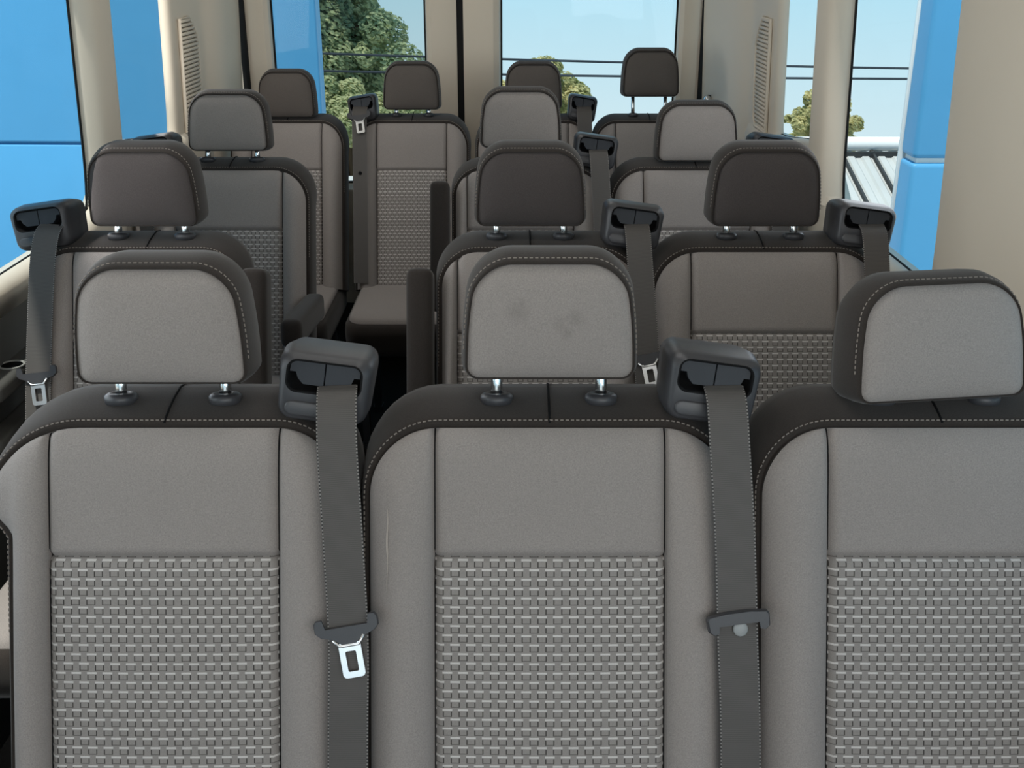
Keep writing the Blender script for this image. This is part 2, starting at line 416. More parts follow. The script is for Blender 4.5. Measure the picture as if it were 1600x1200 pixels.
# side window panes
def pane(name, side, y0, y1, z0, z1, mat, label):
    m = MB(); R = []
    for z in (z0, (z0+z1)/2, z1):
        R.append([(wx(side, z, d), y, z) for y, d in ((y0, -0.010), (y1, -0.010), (y1, -0.014), (y0, -0.014))])
    m.rings(R, True, True, True)
    return struct(link(name, fixed(m.mesh(name, False)), mat), label, 'window')
pane('window_1', -1, 0.6, 2.70, 0.90, 1.64, M['glass'], 'large side window nearest the camera, sliding door side, blue wall behind')
pane('window_2', -1, 2.86, 3.42, 0.98, 1.64, M['tint'], 'narrow side window beside the left louvred vent')
pane('window_3', 1, 2.06, 2.70, 0.90, 1.64, M['glass'], 'driver side window showing a ribbed metal roof')
pane('window_4', 1, 2.86, 3.42, 0.98, 1.64, M['glass'], 'narrow side window beside the right louvred vent')
pane('window_5', 1, -1.1, 1.33, 0.92, 1.64, M['glass'], 'driver door window beside the camera')
pane('window_6', -1, -1.1, 0.36, 0.92, 1.64, M['glass'], 'front passenger door window beside the camera')

# rear doors, each a frame with its own pane
def rear_door(name, x0, x1, wx0, wx1, z0, z1, label):
    outer = [(x0, 0.05), (x1, 0.05), (x1, 1.90), (x0, 1.90)]
    inner = rrect(wx1-wx0, z1-z0, 0.09, 6, (wx0+wx1)/2, (z0+z1)/2)
    k = len(inner); o2 = []
    for (px, pz) in inner:                       # outer outline sampled to match
        cx, cz = (wx0+wx1)/2, (z0+z1)/2
        dx, dz = px-cx, pz-cz
        tx = ((x1-cx) if dx > 0 else (x0-cx))/dx if abs(dx) > 1e-6 else 1e9
        tz = ((1.90-cz) if dz > 0 else (0.05-cz))/dz if abs(dz) > 1e-6 else 1e9
        t = min(tx, tz); o2.append((cx+dx*t, cz+dz*t))
    def lerp(a, b, t): return [(p[0]+(q[0]-p[0])*t, p[1]+(q[1]-p[1])*t) for p, q in zip(a, b)]
    rings = [(o2, REAR+0.05), (o2, REAR), (lerp(o2, inner, 0.25), REAR-0.012), (lerp(o2, inner, 0.80), REAR-0.018), (lerp(o2, inner, 0.95), REAR-0.006), (inner, REAR+0.02), (inner, REAR+0.04)]
    m = MB(); m.rings([[(x, y, z) for x, z in r] for r, y in rings], True)
    o = link(name, fixed(m.mesh(name, True)), M['beige']); struct(o, label, 'door')
    md = o.modifiers.new('es', 'EDGE_SPLIT'); md.split_angle = math.radians(25)
    m = MB(); m.box((wx0-0.02, REAR+0.026, z0-0.02), (wx1+0.02, REAR+0.031, z1+0.02))
    link('pane', m.mesh('pane', False), M['tint'] if x0 < -0.5 else M['glass'], o)
    m = MB(); ring = [(x, REAR+0.022, z) for x, z in inner]; m.tube(ring+[ring[0]], 0.006, 6, False)
    link('window_seal', m.mesh('window_seal'), M['rubber'], o)
    return o
rear_door('door_1', -0.965, -0.199, -0.865, -0.312, 0.72, 1.62, 'left rear door with a beige window frame')
rear_door('door_2', -0.175, 0.690, -0.040, 0.595, 0.72, 1.62, 'right rear door with a beige window frame')
m = MB(); m.box((-0.201, REAR+0.006, 0.05), (-0.173, REAR+0.05, 1.92))
struct(link('trim_7', m.mesh('trim_7', False), M['rubber']), 'black rubber seal where the two rear doors meet', 'door seal')
for nm, x in (('trim_8', -0.965), ('trim_9', 0.69)):
    m = MB(); m.box((x-0.012, REAR-0.02, 0.05), (x+0.012, REAR+0.05, 1.92))
    struct(link(nm, m.mesh(nm, False), M['rubber']), 'black rubber seal beside the %s rear door' % ('left' if x < 0 else 'right'), 'door seal')
for sx0, sx1, par in ((WL-0.10, -0.955, 'trim_8'), (0.68, WR+0.10, 'trim_9')):
    m = MB(); m.box((sx0, REAR+0.052, 0.05), (sx1, REAR+0.07, 1.92)); link('corner_panel', m.mesh('corner_panel', False), M['beige'], bpy.data.objects[par])
for nm, a, b in (('wall_rear', (WL-0.1, REAR+0.052, 0.0), (WR+0.1, REAR+0.085, 0.70)),):
    m = MB(); m.box(a, b); struct(link(nm, m.mesh(nm, False), M['lower']), 'lower rear end of the van behind the last seats', 'wall')

# cup-holder tray moulded into the left wall
ct = thing('cup_holder_tray', 'dark moulded cup holder ledge on the side trim below the left window', 'cup holder', (wx(-1, 0.74, 0.025), 2.06, 0.735))
link('ledge', rbox('ledge', (0.0, -0.14, 0.0), (0.055, 0.16, 0.035), 0.012, 3), M['sill_dark'] if 'sill_dark' in M else M['lower'], ct)
m = MB(); m.lathe([(0.025, 0.0345), (0.026, 0.038), (0.022, 0.038), (0.021, 0.0355)], 20, Matrix.Translation((0.028, -0.02, 0)))
link('rim', m.mesh('rim'), M['sill'], ct)
m = MB(); m.lathe([(0.0005, 0.0352), (0.021, 0.0358)], 20, Matrix.Translation((0.028, -0.02, 0)))
link('well', m.mesh('well'), M['cavity'], ct)
link('lower_shelf', rbox('lower_shelf', (0.0, -0.16, -0.10), (0.05, 0.18, -0.07), 0.012, 3), M['lower'], ct)

# ------------------------------------------------------------------ seats
RA = math.radians(20.0); SR, CR = math.sin(RA), math.cos(RA)
ZT = 1.016; VT = -0.037; VB = -0.60; UC = 0.143; VS = -0.196
def P(u, v, w): return (u, v*SR-(w+0.05)*CR, ZT+v*CR+(w+0.05)*SR)
FRAME = Matrix(((1, 0, 0, 0), (0, -CR, SR, -0.05*CR), (0, SR, CR, ZT+0.05*SR), (0, 0, 0, 1)))   # (u, w, v) -> seat space

def half_fn(W, r, notch):
    def h(v):
        x = W
        if notch: x = W - notch*(1-sstep(v, -0.175, -0.125))
        if v > VT-r: x -= r - math.sqrt(max(0, r*r-(v-(VT-r))**2))
        return x
    return h
def surf(u, v, hl, hr):
    h = hl(v) if u < 0 else hr(v); a = abs(u)
    d = min(h-a, VT-v)
    w = -0.012*math.exp(-max(d, 0)/0.014)
    W = (hl if u < 0 else hr)(-0.3)
    if a > UC:
        s = (a-UC)/max(W-UC, 0.02)
        w += 0.026*max(0, math.sin(PI*min(1, s)))**0.8*(0.45+0.55*(1-sstep(v, -0.35, -0.08)))*(1-sstep(v, VT-0.09, VT))
    else:
        w += 0.004*math.cos(u/UC*PI/2)*(1-sstep(v, VT-0.05, VT))
    w -= 0.010*math.exp(-((a-UC)/0.0035)**2)
    if a < UC+1e-6: w -= 0.008*math.exp(-((v-VS)/0.0035)**2)
    return w
def vrows(v0, v1, n, r=None):
    L = [v0+(v1-v0)*(1-math.cos(PI*i/n))/2 for i in range(n+1)]
    return L
def strip_mesh(name, rows, lo, hi, n, hl, hr):
    V, F, UV = [], [], []
    for v in rows:
        a, b = lo(v), hi(v)
        for i in range(n+1):
            s = (1-math.cos(PI*i/n))/2; u = a+(b-a)*s
            V.append(P(u, v, surf(u, v, hl, hr))); UV.append((u, v))
    k = n+1
    for i in range(len(rows)-1):
        for j in range(n):
            q = i*k+j; F.append((q, q+1, q+k+1, q+k))
    return mesh(name, V, F, True, UV)

def outline(hl, hr, rl, rr):
    pts = []
    for i in range(27): v = VB+(VT-rl-VB)*i/26; pts.append((-hl(v), v))
    for i in range(1, 13): t = PI/2*i/12; v = VT-rl+rl*math.sin(t); pts.append((-hl(v), v))
    n = 16; a, b = -hl(VT), hr(VT)
    for i in range(1, n): pts.append((a+(b-a)*i/n, VT))
    for i in range(12, 0, -1): t = PI/2*i/12; v = VT-rr+rr*math.sin(t); pts.append((hr(v), v))
    for i in range(26, -1, -1): v = VB+(VT-rr-VB)*i/26; pts.append((hr(v), v))
    nr = []
    for i, p in enumerate(pts):
        q0, q1 = pts[max(0, i-1)], pts[min(len(pts)-1, i+1)]
        d = Vector((q1[0]-q0[0], q1[1]-q0[1])); d.normalize() if d.length else None
        nr.append((-d.y, d.x))
    return pts, nr
PROF = [(-0.012, 0, 0), (-0.019, .001, .001), (-0.013, .005, .006), (-0.020, .010, .013), (-0.035, .013, .024), (-0.055, .014, .036), (-0.080, .014, .048), (-0.102, .011, .052), (-0.118, .003, .045), (-0.124, -.012, .028)]
def off(nv, k):
    f = max(0, nv)**1.4; return PROF[k][1]*(1-f)+PROF[k][2]*f
CACHE = {}
def stitches(path, ups, step=0.0066, ln=0.0040, wd=0.0011, th=0.0006):
    """row of thread dashes along a 3D polyline; ups = surface normals"""
    m = MB(); acc = 0.0
    for i in range(len(path)-1):
        a, b = Vector(path[i]), Vector(path[i+1]); L = (b-a).length
        if L < 1e-6: continue
        d = (b-a)/L; up = Vector(ups[i]).normalized(); sd = d.cross(up).normalized()
        t = (step-acc) % step
        while t < L:
            c = a+d*t
            mt = Matrix(((d.x, sd.x, up.x, c.x), (d.y, sd.y, up.y, c.y), (d.z, sd.z, up.z, c.z), (0, 0, 0, 1)))
            m.box((-ln/2, -wd/2, -0.001), (ln/2, wd/2, th), mt); t += step
        acc = (acc+L) % step
    return m

def backrest_meshes(Wl, Wr, nl, nr_):
    key = ('back', Wl, Wr, nl, nr_)
    if key in CACHE: return CACHE[key]
    rl, rr = (0.118 if nl else 0.085 if Wl > 0.2 else 0.07), (0.085 if Wr > 0.2 else 0.07)
    hl, hr = half_fn(Wl, rl, nl), half_fn(Wr, rr, nr_)
    up = vrows(VS, VT, 22); lowr = vrows(VB, VS, 22)
    allr = [VB+(VS-VB)*i/24 for i in range(24)] + [VS+(VT-0.09-VS)*i/8 for i in range(8)] + [VT-0.09+0.09*math.sin(PI/2*i/16) for i in range(17)]
    cl = lambda v: -min(UC, hl(v)); ch = lambda v: min(UC, hr(v))
    R = {}
    R['upper'] = strip_mesh('upper_panel', up, cl, ch, 20, hl, hr)
    R['woven'] = strip_mesh('woven_panel', lowr, cl, ch, 20, hl, hr)
    R['bl'] = strip_mesh('side_bolster', allr, lambda v: -hl(v), lambda v: -min(UC, hl(v)), 12, hl, hr)
    R['br'] = strip_mesh('side_bolster', allr, lambda v: min(UC, hr(v)), lambda v: hr(v), 12, hl, hr)
    m = MB()
    for s_, hf in ((-1, hl), (1, hr)):
        vv = [v for v in allr if hf(v) > UC+0.002]
        m = MB(); m.tube([P(s_*UC, v, surf(s_*UC, v, hl, hr)+0.0008) for v in vv], 0.0011, 5); R['pseam%d' % s_] = m.mesh('panel_seam')
    pts, nr = outline(hl, hr, rl, rr)
    m = MB()
    rings = [[P(p[0]+n[0]*off(n[1], k), p[1]+n[1]*off(n[1], k), PROF[k][0]) for p, n in zip(pts, nr)] for k in range(len(PROF))]
    m.rings(rings, False, flip=False)
    nb = len(m.v); last = rings[-1]; m.v += last; m.f.append(tuple(range(nb, nb+len(last))))   # rear cover
    R['shell'] = fixed(m.mesh('backrest'))
    path, ups = [], []
    for p, n in zip(pts, nr):
        o = off(n[1], 2)*0.55+off(n[1], 3)*0.45
        path.append(P(p[0]+n[0]*(o+0.0006), p[1]+n[1]*(o+0.0006), -0.0152))
        a, b, c = Vector(P(0, 0, 0)), Vector(P(n[0], n[1], 0)), Vector(P(0, 0, 1))
        ups.append((b-a)*0.5+(c-a)*0.8)
    i0 = 18; R['stitch'] = stitches(path[i0:-i0], ups[i0:-i0]).mesh('stitching', False)
    # vertical seam across the top of the shell
    m = MB(); us = 0.0
    m.tube([P(us, VT+PROF[k][2]+0.0002, PROF[k][0]) for k in range(2, 9)], 0.0016, 6); R['seam'] = m.mesh('top_seam')
    CACHE[key] = R; return R

# headrest, in its own frame: x lateral, z up, front towards -y, origin at the bottom on the post line
HH, HWB, HWT, HD = 0.140, 0.102, 0.088, 0.098
def headrest_meshes():
    if 'head' in CACHE: return CACHE['head']
    rt, rb = 0.041, 0.014
    def hw(z):
        t = z/HH; x = HWB+(HWT-HWB)*t + 0.004*math.sin(PI*t)
        if z > HH-rt: x -= rt - math.sqrt(max(0, rt*rt-(z-(HH-rt))**2))
        if z < rb: x -= rb - math.sqrt(max(0, rb*rb-(rb-z)**2))
        return x
    rows = [rb*(1-math.cos(PI/2*i/6)) for i in range(6)] + [rb+(HH-rt-rb)*i/10 for i in range(10)] + [HH-rt+rt*math.sin(PI/2*i/12) for i in range(13)]
    def fy(x, z):
        h = hw(z); d = min(h-abs(x), z, HH-z)
        return -0.052 + 0.010*math.exp(-max(d, 0)/0.013) - 0.006*math.cos(x/HWB*1.3)*math.sin(PI*z/HH)
    V, F, n = [], [], 20
    for z in rows:
        for i in range(n+1):
            s = -math.cos(PI*i/n); x = hw(z)*s; V.append((x, fy(x, z), z))
    for i in range(len(rows)-1):
        for j in range(n):
            q = i*(n+1)+j; F.append((q, q+1, q+n+2, q+n+1))
    R = {'front': mesh('front_panel', V, F)}; R['front'].materials.append(M['grey'])
    pts = [(hw(z), z) for z in rows]
    top = [(hw(HH)*(1-2*i/8), HH) for i in range(1, 8)]
    left = [(-hw(z), z) for z in reversed(rows)]
    bot = [(-hw(0)*(1-2*i/10), 0.0) for i in range(1, 10)]
    loop = pts+top+left+bot; k = len(loop); nr = []
    for i in range(k):
        a, b = loop[i-1], loop[(i+1) % k]; d = Vector((b[0]-a[0], b[1]-a[1])); d.normalize(); nr.append((d.y, -d.x))
    prof = [(-0.042, 0, 0, 0), (-0.047, .001, .001, .001), (-0.040, .004, .006, .003), (-0.030, .007, .012, .004), (-0.010, .009, .017, .004), (0.015, .009, .017, .002), (0.035, .004, .008, -.006), (0.046, -.012, -.010, -.018), (0.048, -.03, -.03, -.03)]
    def o_(n, q):
        s, t, b = prof[q][1:]; f = abs(n[1])**1.5; return s*(1-f)+(t if n[1] > 0 else b)*f
    m = MB(); rings = [[(p[0]+n[0]*o_(n, q), prof[q][0], p[1]+n[1]*o_(n, q)) for p, n in zip(loop, nr)] for q in range(len(prof))]
    m.rings(rings, True, False, True); R['shell'] = fixed(m.mesh('headrest'))
    path, ups = [], []
    idx = list(range(8, len(pts)+len(top)+len(left)-8))
    for i in idx:
        p, n = loop[i], nr[i]; o = o_(n, 2)+0.0016
        path.append((p[0]+n[0]*o, -0.0375, p[1]+n[1]*o)); ups.append((n[0], -0.8, n[1]))
    R['stitch'] = stitches(path, ups).mesh('stitching', False)
    CACHE['head'] = R; return R

def collar_mesh():
    if 'collar' not in CACHE:
        m = MB(); m.lathe([(0.010, -0.014), (0.0195, -0.012), (0.0210, -0.006), (0.0205, -0.002), (0.0170, 0.001), (0.0105, 0.002), (0.0082, -0.001)], 24)
        CACHE['collar'] = m.mesh('post_collar')
    return CACHE['collar']
def cushion_meshes():
    if 'cush' in CACHE: return CACHE['cush']
    def loop(s, z, y0, y1, r): return [(x, y, z) for x, y in rrect(2*s, y1-y0, r, 6, 0, (y0+y1)/2)]
    m = MB()
    m.rings([loop(.210, .36, -.60, -.10, .05), loop(.220, .385, -.615, -.09, .06), loop(.222, .43, -.625, -.09, .06), loop(.219, .455, -.622, -.09, .06), loop(.208, .466, -.61, -.095, .06)], True, True, True)
    sk = fixed(m.mesh('seat_cushion'))
    m = MB(); m.rings([loop(.207, .464, -.609, -.096, .06), loop(.205, .474, -.606, -.10, .06), loop(.195, .482, -.595, -.11, .055), loop(.16, .484, -.55, -.14, .05)], True, False, True)
    tp = fixed(m.mesh('cushion_top'))
    CACHE['cush'] = (sk, tp); return CACHE['cush']
def leg_mesh():
    if 'leg' not in CACHE:
        m = MB(); m.box((-0.02, -0.025, 0.0), (0.02, 0.025, 0.015)); m.box((-0.014, -0.018, 0.015), (0.014, 0.018, 0.37)); m.box((-0.02, -0.05, 0.33), (0.02, 0.05, 0.362))
        CACHE['leg'] = m.mesh('leg', False)
    return CACHE['leg']

def guide_meshes():
    """belt guide housing, local x lateral, z up, front towards -y"""
    if 'guide' in CACHE: return CACHE['guide']
    def out_(sx, sz, dz, n=8):
        # rounded front face, wider at the top, chamfered lower right
        P4 = rrect(0.114*sx, 0.086*sz, 0.017, n, 0, dz)
        return [(x*(1.0+0.10*(z/0.05)*0.5), z) for x, z in P4]
    slot = rrect(0.088, 0.036, 0.011, 8, 0.0, 0.014)
    lip = rrect(0.094, 0.042, 0.014, 8, 0.0, 0.014)
    m = MB()
    rings = [[(x*0.9, 0.075, z+0.004) for x, z in out_(0.88, 0.86, 0.004)], [(x, 0.066, z) for x, z in out_(0.95, 0.94, 0.006)],
             [(x, 0.02, z) for x, z in out_(1.02, 1.02, 0.004)], [(x, -0.012, z) for x, z in out_(1.0, 1.0, 0.0)],
             [(x, -0.026, z) for x, z in out_(0.96, 0.95, -0.001)], [(x, -0.031, z) for x, z in out_(0.90, 0.86, -0.002)],
             [(x, -0.033, z) for x, z in lip]]
    m.rings(rings, True, True, False)
    body = fixed(m.mesh('belt_guide'))
    m = MB()
    m.rings([[(x, -0.033, z) for x, z in lip], [(x, -0.034, z) for x, z in rrect(0.091, 0.039, 0.0125, 8, 0, 0.014)], [(x, -0.030, z) for x, z in slot], [(x, -0.006, z) for x, z in slot]], True, False, True)
    trim = fixed(m.mesh('slot_trim'))
    m = MB(); 
    ins = [(-0.033, 0.010), (-0.026, 0.003), (-0.0005, 0.003), (-0.0005, 0.0318), (-0.037, 0.0318), (-0.043, 0.028), (-0.0435, 0.018), (-0.036, 0.018)]
    m.rings([[(x, -0.006, z) for x, z in ins], [(x, -0.026, z) for x, z in ins], [(x*0.98-0.0005, -0.0275, z*0.97+0.0005) for x, z in ins]], True, False, True)
    ia = fixed(m.mesh('slot_insert', False))
    m = MB(); ins2 = [(-x, z) for x, z in ins][::-1]
    m.rings([[(x, -0.006, z) for x, z in ins2], [(x, -0.026, z) for x, z in ins2], [(x*0.98+0.0005, -0.0275, z*0.97+0.0005) for x, z in ins2]], True, False, True)
    ib = fixed(m.mesh('slot_insert', False))
    m = MB(); m.rings([[(x, -0.030, z) for x, z in rrect(0.066, 0.019, 0.0092, 8, -0.012, -0.0265)], [(x, -0.0345, z) for x, z in rrect(0.065, 0.018, 0.009, 8, -0.012, -0.0265)], [(x, -0.0352, z) for x, z in rrect(0.060, 0.014, 0.007, 8, -0.012, -0.0265)]], True, False, True)
    tab = fixed(m.mesh('release_tab'))
    CACHE['guide'] = (body, trim, ia, ib, tab); return CACHE['guide']

def arm_mesh(): 
    if 'arm' not in CACHE:
        CACHE['arm'] = rbox('armrest', (-0.026, -0.035, -0.015), (0.026, 0.035, 0.33), 0.020, 4)
    return CACHE['arm']

def seat(label, X, Y, sx=1.0, Wl=0.224, Wr=0.224, nl=0.0, nr_=0.0, hb=0.018, tilt=8, hx=0.0, guide=0, arms=(), group=None, gz=0.016, gu=0.20, front='grey', hs=1.0, yaw=0.0):
    t = thing('passenger_seat', label, 'seat', (X, Y, 0), group); t.scale = (sx, 1, 1)
    B = backrest_meshes(Wl, Wr, nl, nr_)
    b = link('backrest', B['shell'], M['dark'], t)
    link('upper_panel', B['upper'], M['grey'], b); link('woven_panel', B['woven'], M['woven'], b)
    link('side_bolster', B['bl'], M['grey'], b); link('side_bolster', B['br'], M['grey'], b)
    link('stitching', B['stitch'], M['stitch'], b); link('top_seam', B['seam'], M['cavity'], b); link('panel_seam', B['pseam-1'], M['cavity'], b); link('panel_seam', B['pseam1'], M['cavity'], b)
    H = headrest_meshes(); up = 0.004
    for s in (-1, 1):
        p = P(s*0.0667, up, -0.05); q = P(s*0.0667, hb+0.05, -0.05)
        m_key = ('post', hb)
        if m_key not in CACHE:
            m = MB(); a = Vector(P(0, -0.02, -0.05)); d = Vector(P(0, hb+0.05, -0.05))-a
            m.tube([(0, 0, 0), tuple(d)], 0.0075, 14); CACHE[m_key] = m.mesh('headrest_post')
        link('headrest_post', CACHE[m_key], M['chrome'], t, P(s*0.0667, -0.02, -0.05))
        link('post_collar', collar_mesh(), M['black'], b, P(s*0.0667, up, -0.05), (-math.radians(12), 0, 0))
    h = link('headrest', H['shell'], M['dark'], t, P(hx, hb+0.017, -0.05), (-math.radians(tilt), 0, math.radians(yaw)))
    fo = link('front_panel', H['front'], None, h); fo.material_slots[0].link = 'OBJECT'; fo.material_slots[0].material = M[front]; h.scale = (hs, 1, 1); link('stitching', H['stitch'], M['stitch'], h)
    sk, tp = cushion_meshes()
    c = link('seat_cushion', sk, M['dark'], t); link('cushion_top', tp, M['grey'], c)
    for x in (-0.17, 0.17):
        for y in (-0.50, -0.18): link('leg', leg_mesh(), M['black'], t, (x, y, 0))
    if guide:
        body, trim, ia, ib, tab = guide_meshes()
        g = link('belt_guide', body, M['black'], t, P(guide*gu, gz, -0.028), (-RA*0.55, math.radians(8)*guide, 0))
        link('slot_trim', trim, M['cavity'], g)
        link('slot_insert', ia, M['insert'], g); link('slot_insert', ib, M['insert'], g); link('release_tab', tab, M['black'], g)
    for a in arms:
        s, kind = a
        W = Wl if s < 0 else Wr
        if kind == 'up':
            link('armrest', arm_mesh(), M['dark'], t, P(s*(W+0.041), -0.40, 0.004), (-RA, 0, 0))
        else:
            link('armrest', arm_mesh(), M['dark'], t, P(s*(W+0.022), -0.40, -0.01), (math.radians(84), 0, 0))
    return t

YA, YB, YC, YD = 1.284, 2.123, 2.962, 3.80
S = {}
S['A1'] = seat('grey front row seat on the left, pale tongue belt hanging at its shoulder', -0.433, YA, nl=0.034, hb=0.012, guide=1, group='front row seats')
S['A2'] = seat('grey front row middle seat with smudged headrest and black belt stop', 0.047, YA, hb=0.018, guide=1, front='grey_stain', group='front row seats')
S['A3'] = seat('grey front row seat on the right, headrest pushed fully down', 0.536, YA, hb=-0.013, tilt=15, yaw=8, hs=1.05, guide=0, hx=-0.008, group='front row seats')
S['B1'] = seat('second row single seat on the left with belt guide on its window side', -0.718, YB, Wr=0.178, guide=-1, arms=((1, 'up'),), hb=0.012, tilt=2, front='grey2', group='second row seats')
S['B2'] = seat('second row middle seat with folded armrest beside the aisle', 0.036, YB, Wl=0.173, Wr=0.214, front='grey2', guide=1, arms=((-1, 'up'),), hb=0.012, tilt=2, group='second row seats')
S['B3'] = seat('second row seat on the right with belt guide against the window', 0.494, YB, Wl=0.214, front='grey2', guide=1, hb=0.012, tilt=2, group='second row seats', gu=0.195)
S['C1'] = seat('third row single seat on the left with lowered aisle armrest', -0.757, YC, Wr=0.205, guide=-1, arms=((1, 'down'),), hb=0.010, group='third row seats')
S['C2'] = seat('third row middle seat with folded armrest beside the aisle', 0.023, YC, Wl=0.173, Wr=0.22, guide=1, arms=((-1, 'up'),), hb=0.018, group='third row seats')
S['C3'] = seat('third row seat on the right with headrest resting on the backrest', 0.494, YC, Wl=0.22, guide=1, hb=-0.018, group='third row seats')
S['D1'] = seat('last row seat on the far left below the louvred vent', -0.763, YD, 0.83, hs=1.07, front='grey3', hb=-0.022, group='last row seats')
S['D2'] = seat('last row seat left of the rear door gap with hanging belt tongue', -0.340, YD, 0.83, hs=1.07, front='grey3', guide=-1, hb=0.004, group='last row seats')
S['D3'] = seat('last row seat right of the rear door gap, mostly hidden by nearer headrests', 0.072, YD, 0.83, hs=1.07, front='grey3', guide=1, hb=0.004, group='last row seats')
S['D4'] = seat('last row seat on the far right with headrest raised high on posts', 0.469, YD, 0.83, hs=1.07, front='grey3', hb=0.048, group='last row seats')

# pale scuff on the middle seat's left bolster
hq = half_fn(0.224, 0.085, 0); m = MB(); q = []
for i in range(15):
    v = -0.135-0.105*i/14; w_ = (0.0011 if i < 8 else 0.0004)*math.sin(PI*(i+0.4)/15)+0.0002; u0 = -0.200+0.0006*math.sin(i*0.9)
    q.append([P(u0+k*w_, v, surf(u0+k*w_, v, hq, hq)+0.0006) for k in (-1, 1)])
m.rings(q, False)
link('scuff_mark', m.mesh('scuff_mark'), M['scuff'], S['A2'])['label'] = 'pale chalky scuff'

# ------------------------------------------------------------------ seat belts
def belt(label, key, pts, tongue=None, kind='silver', sx=1.0, button=None):
    """pts: (u, v, w) of the webbing centre line on its seat; tongue = fraction index"""
    so = S[key]
    t = thing('seat_belt', label, 'seat belt', so.location, 'seat belts hanging from the belt guides')
    q = [Vector(P(u, v, w)) for u, v, w in pts]
    # resample smoothly (Catmull-Rom)
    path = []
    for i in range(len(q)-1):
        p0, p1, p2, p3 = q[max(i-1, 0)], q[i], q[i+1], q[min(i+2, len(q)-1)]
        for k in range(10):
            s = k/10; path.append(0.5*((2*p1)+(p2-p0)*s+(2*p0-5*p1+4*p2-p3)*s*s+(3*p1-p0-3*p2+p3)*s**3))
    path.append(q[-1])
    V, F, UV = [], [], []; acc = 0; hw = 0.0245; th = 0.0016
    for i, p in enumerate(path):
        d = (path[min(i+1, len(path)-1)]-path[max(i-1, 0)]).normalized()
        sd = Vector((1, 0, 0)); sd = (sd - d*sd.dot(d)).normalized(); n = sd.cross(d).normalized()
        if n.y > 0: n = -n
        if i: acc += (p-path[i-1]).length
        for a, c in ((-1, -1), (-0.5, -1), (0.5, -1), (1, -1), (1, 1), (-1, 1)):
            V.append(tuple(p+sd*hw*a-n*th*0.5*c)); UV.append((a*0.5, acc))
    for i in range(len(path)-1):
        for j in range(6):
            a, b = i*6+j, i*6+(j+1) % 6; F.append((a, b, b+6, a+6))
    link('webbing', fixed(mesh('webbing', V, F, False, UV)), M['web'], t)
    if tongue is not None:
        i = int(tongue*(len(path)-1)); p = path[i]
        d = (path[min(i+1, len(path)-1)]-path[i-1]).normalized()
        sd = Vector((1, 0, 0)); sd = (sd-d*sd.dot(d)).normalized(); n = sd.cross(d); 
        if n.y > 0: n = -n
        base = Matrix(((sd.x, -n.x, -d.x, p.x), (sd.y, -n.y, -d.y, p.y), (sd.z, -n.z, -d.z, p.z), (0, 0, 0, 1)))   # x lateral, -y out to the front, z up the belt
        if kind == 'silver':
            base = base @ Matrix.Rotation(math.radians(-8), 4, 'Y')
            # moulded black cover: wide bar with upturned ears, belt slit behind it
            o2 = [(-0.039, 0.014), (-0.036, 0.018), (-0.029, 0.018), (-0.0265, 0.0065), (0.0265, 0.0065), (0.029, 0.018), (0.036, 0.018), (0.039, 0.014), (0.039, 0.003), (0.033, -0.003), (0.017, -0.008), (0.009, -0.015), (-0.009, -0.015), (-0.017, -0.008), (-0.033, -0.003), (-0.039, 0.003)]
            m = MB(); m.rings([[tuple(base @ Vector((x*0.97, y, z*0.97))) for x, z in o2] if y in (-0.009,) else [tuple(base @ Vector((x, y, z))) for x, z in o2] for y in (-0.003, -0.007, -0.009)], True, True, True)
            cv = link('tongue_cover', fixed(m.mesh('tongue_cover', False)), M['black'], t)
            m = MB()
            outer = rrect(0.027, 0.044, 0.005, 4, 0, -0.034); inner = rrect(0.013, 0.025, 0.002, 4, 0, -0.036)
            m.rings([[tuple(base @ Vector((x, y, z))) for x, z in r] for r, y in ((inner, -0.005), (outer, -0.005), (outer, -0.0085), (inner, -0.0085), (inner, -0.005))], True)
            tg = link('metal_tongue', fixed(m.mesh('metal_tongue', False)), M['silver'], t)
            m = MB(); m.tube([tuple(base @ Vector((-0.019, -0.0085, -0.008))), tuple(base @ Vector((-0.0115, -0.0085, -0.0165))), tuple(base @ Vector((0.0115, -0.0085, -0.0165))), tuple(base @ Vector((0.019, -0.0085, -0.006)))], 0.0018, 8)
            link('metal_shoulder', m.mesh('metal_shoulder'), M['silver'], t)
        else:
            base = base @ Matrix.Rotation(math.radians(-6), 4, 'Y')
            top = [(-0.038, 0.006), (-0.036, 0.010), (-0.015, 0.0125), (0.015, 0.0125), (0.036, 0.010), (0.038, 0.006), (0.037, -0.008), (0.032, -0.012), (0.026, -0.010), (0.0255, -0.002), (-0.0255, -0.002), (-0.026, -0.010), (-0.032, -0.012), (-0.037, -0.008)]
            m = MB(); m.rings([[tuple(base @ Vector((x*k, y, z*k))) for x, z in top] for y, k in ((-0.001, 1), (-0.010, 1), (-0.013, 0.95))], True, True, True)
            link('tongue_cover', fixed(m.mesh('tongue_cover', False)), M['black'], t)
            m = MB(); m.lathe([(0.0092, 0.0), (0.0092, 0.003), (0.0078, 0.0042), (0.0005, 0.0044)], 18, base @ Matrix.Translation((0.002, -0.001, -0.010)) @ Matrix.Rotation(PI/2, 4, 'X'))
            link('stop_button', m.mesh('stop_button'), M['insert_light'], t)
    if button is not None:
        i = int(button*(len(path)-1)); p = path[i]
        m = MB(); m.lathe([(0.006, 0.0), (0.006, 0.003), (0.0005, 0.004)], 12, Matrix.Translation(p) @ Matrix.Rotation(PI/2-RA, 4, 'X'))
        link('stop_button', m.mesh('stop_button'), M['cavity'], t)
    return t
M['insert_light'] = plastic('grey_button_plastic', lin('8E9090'), 0.4, 0.4)
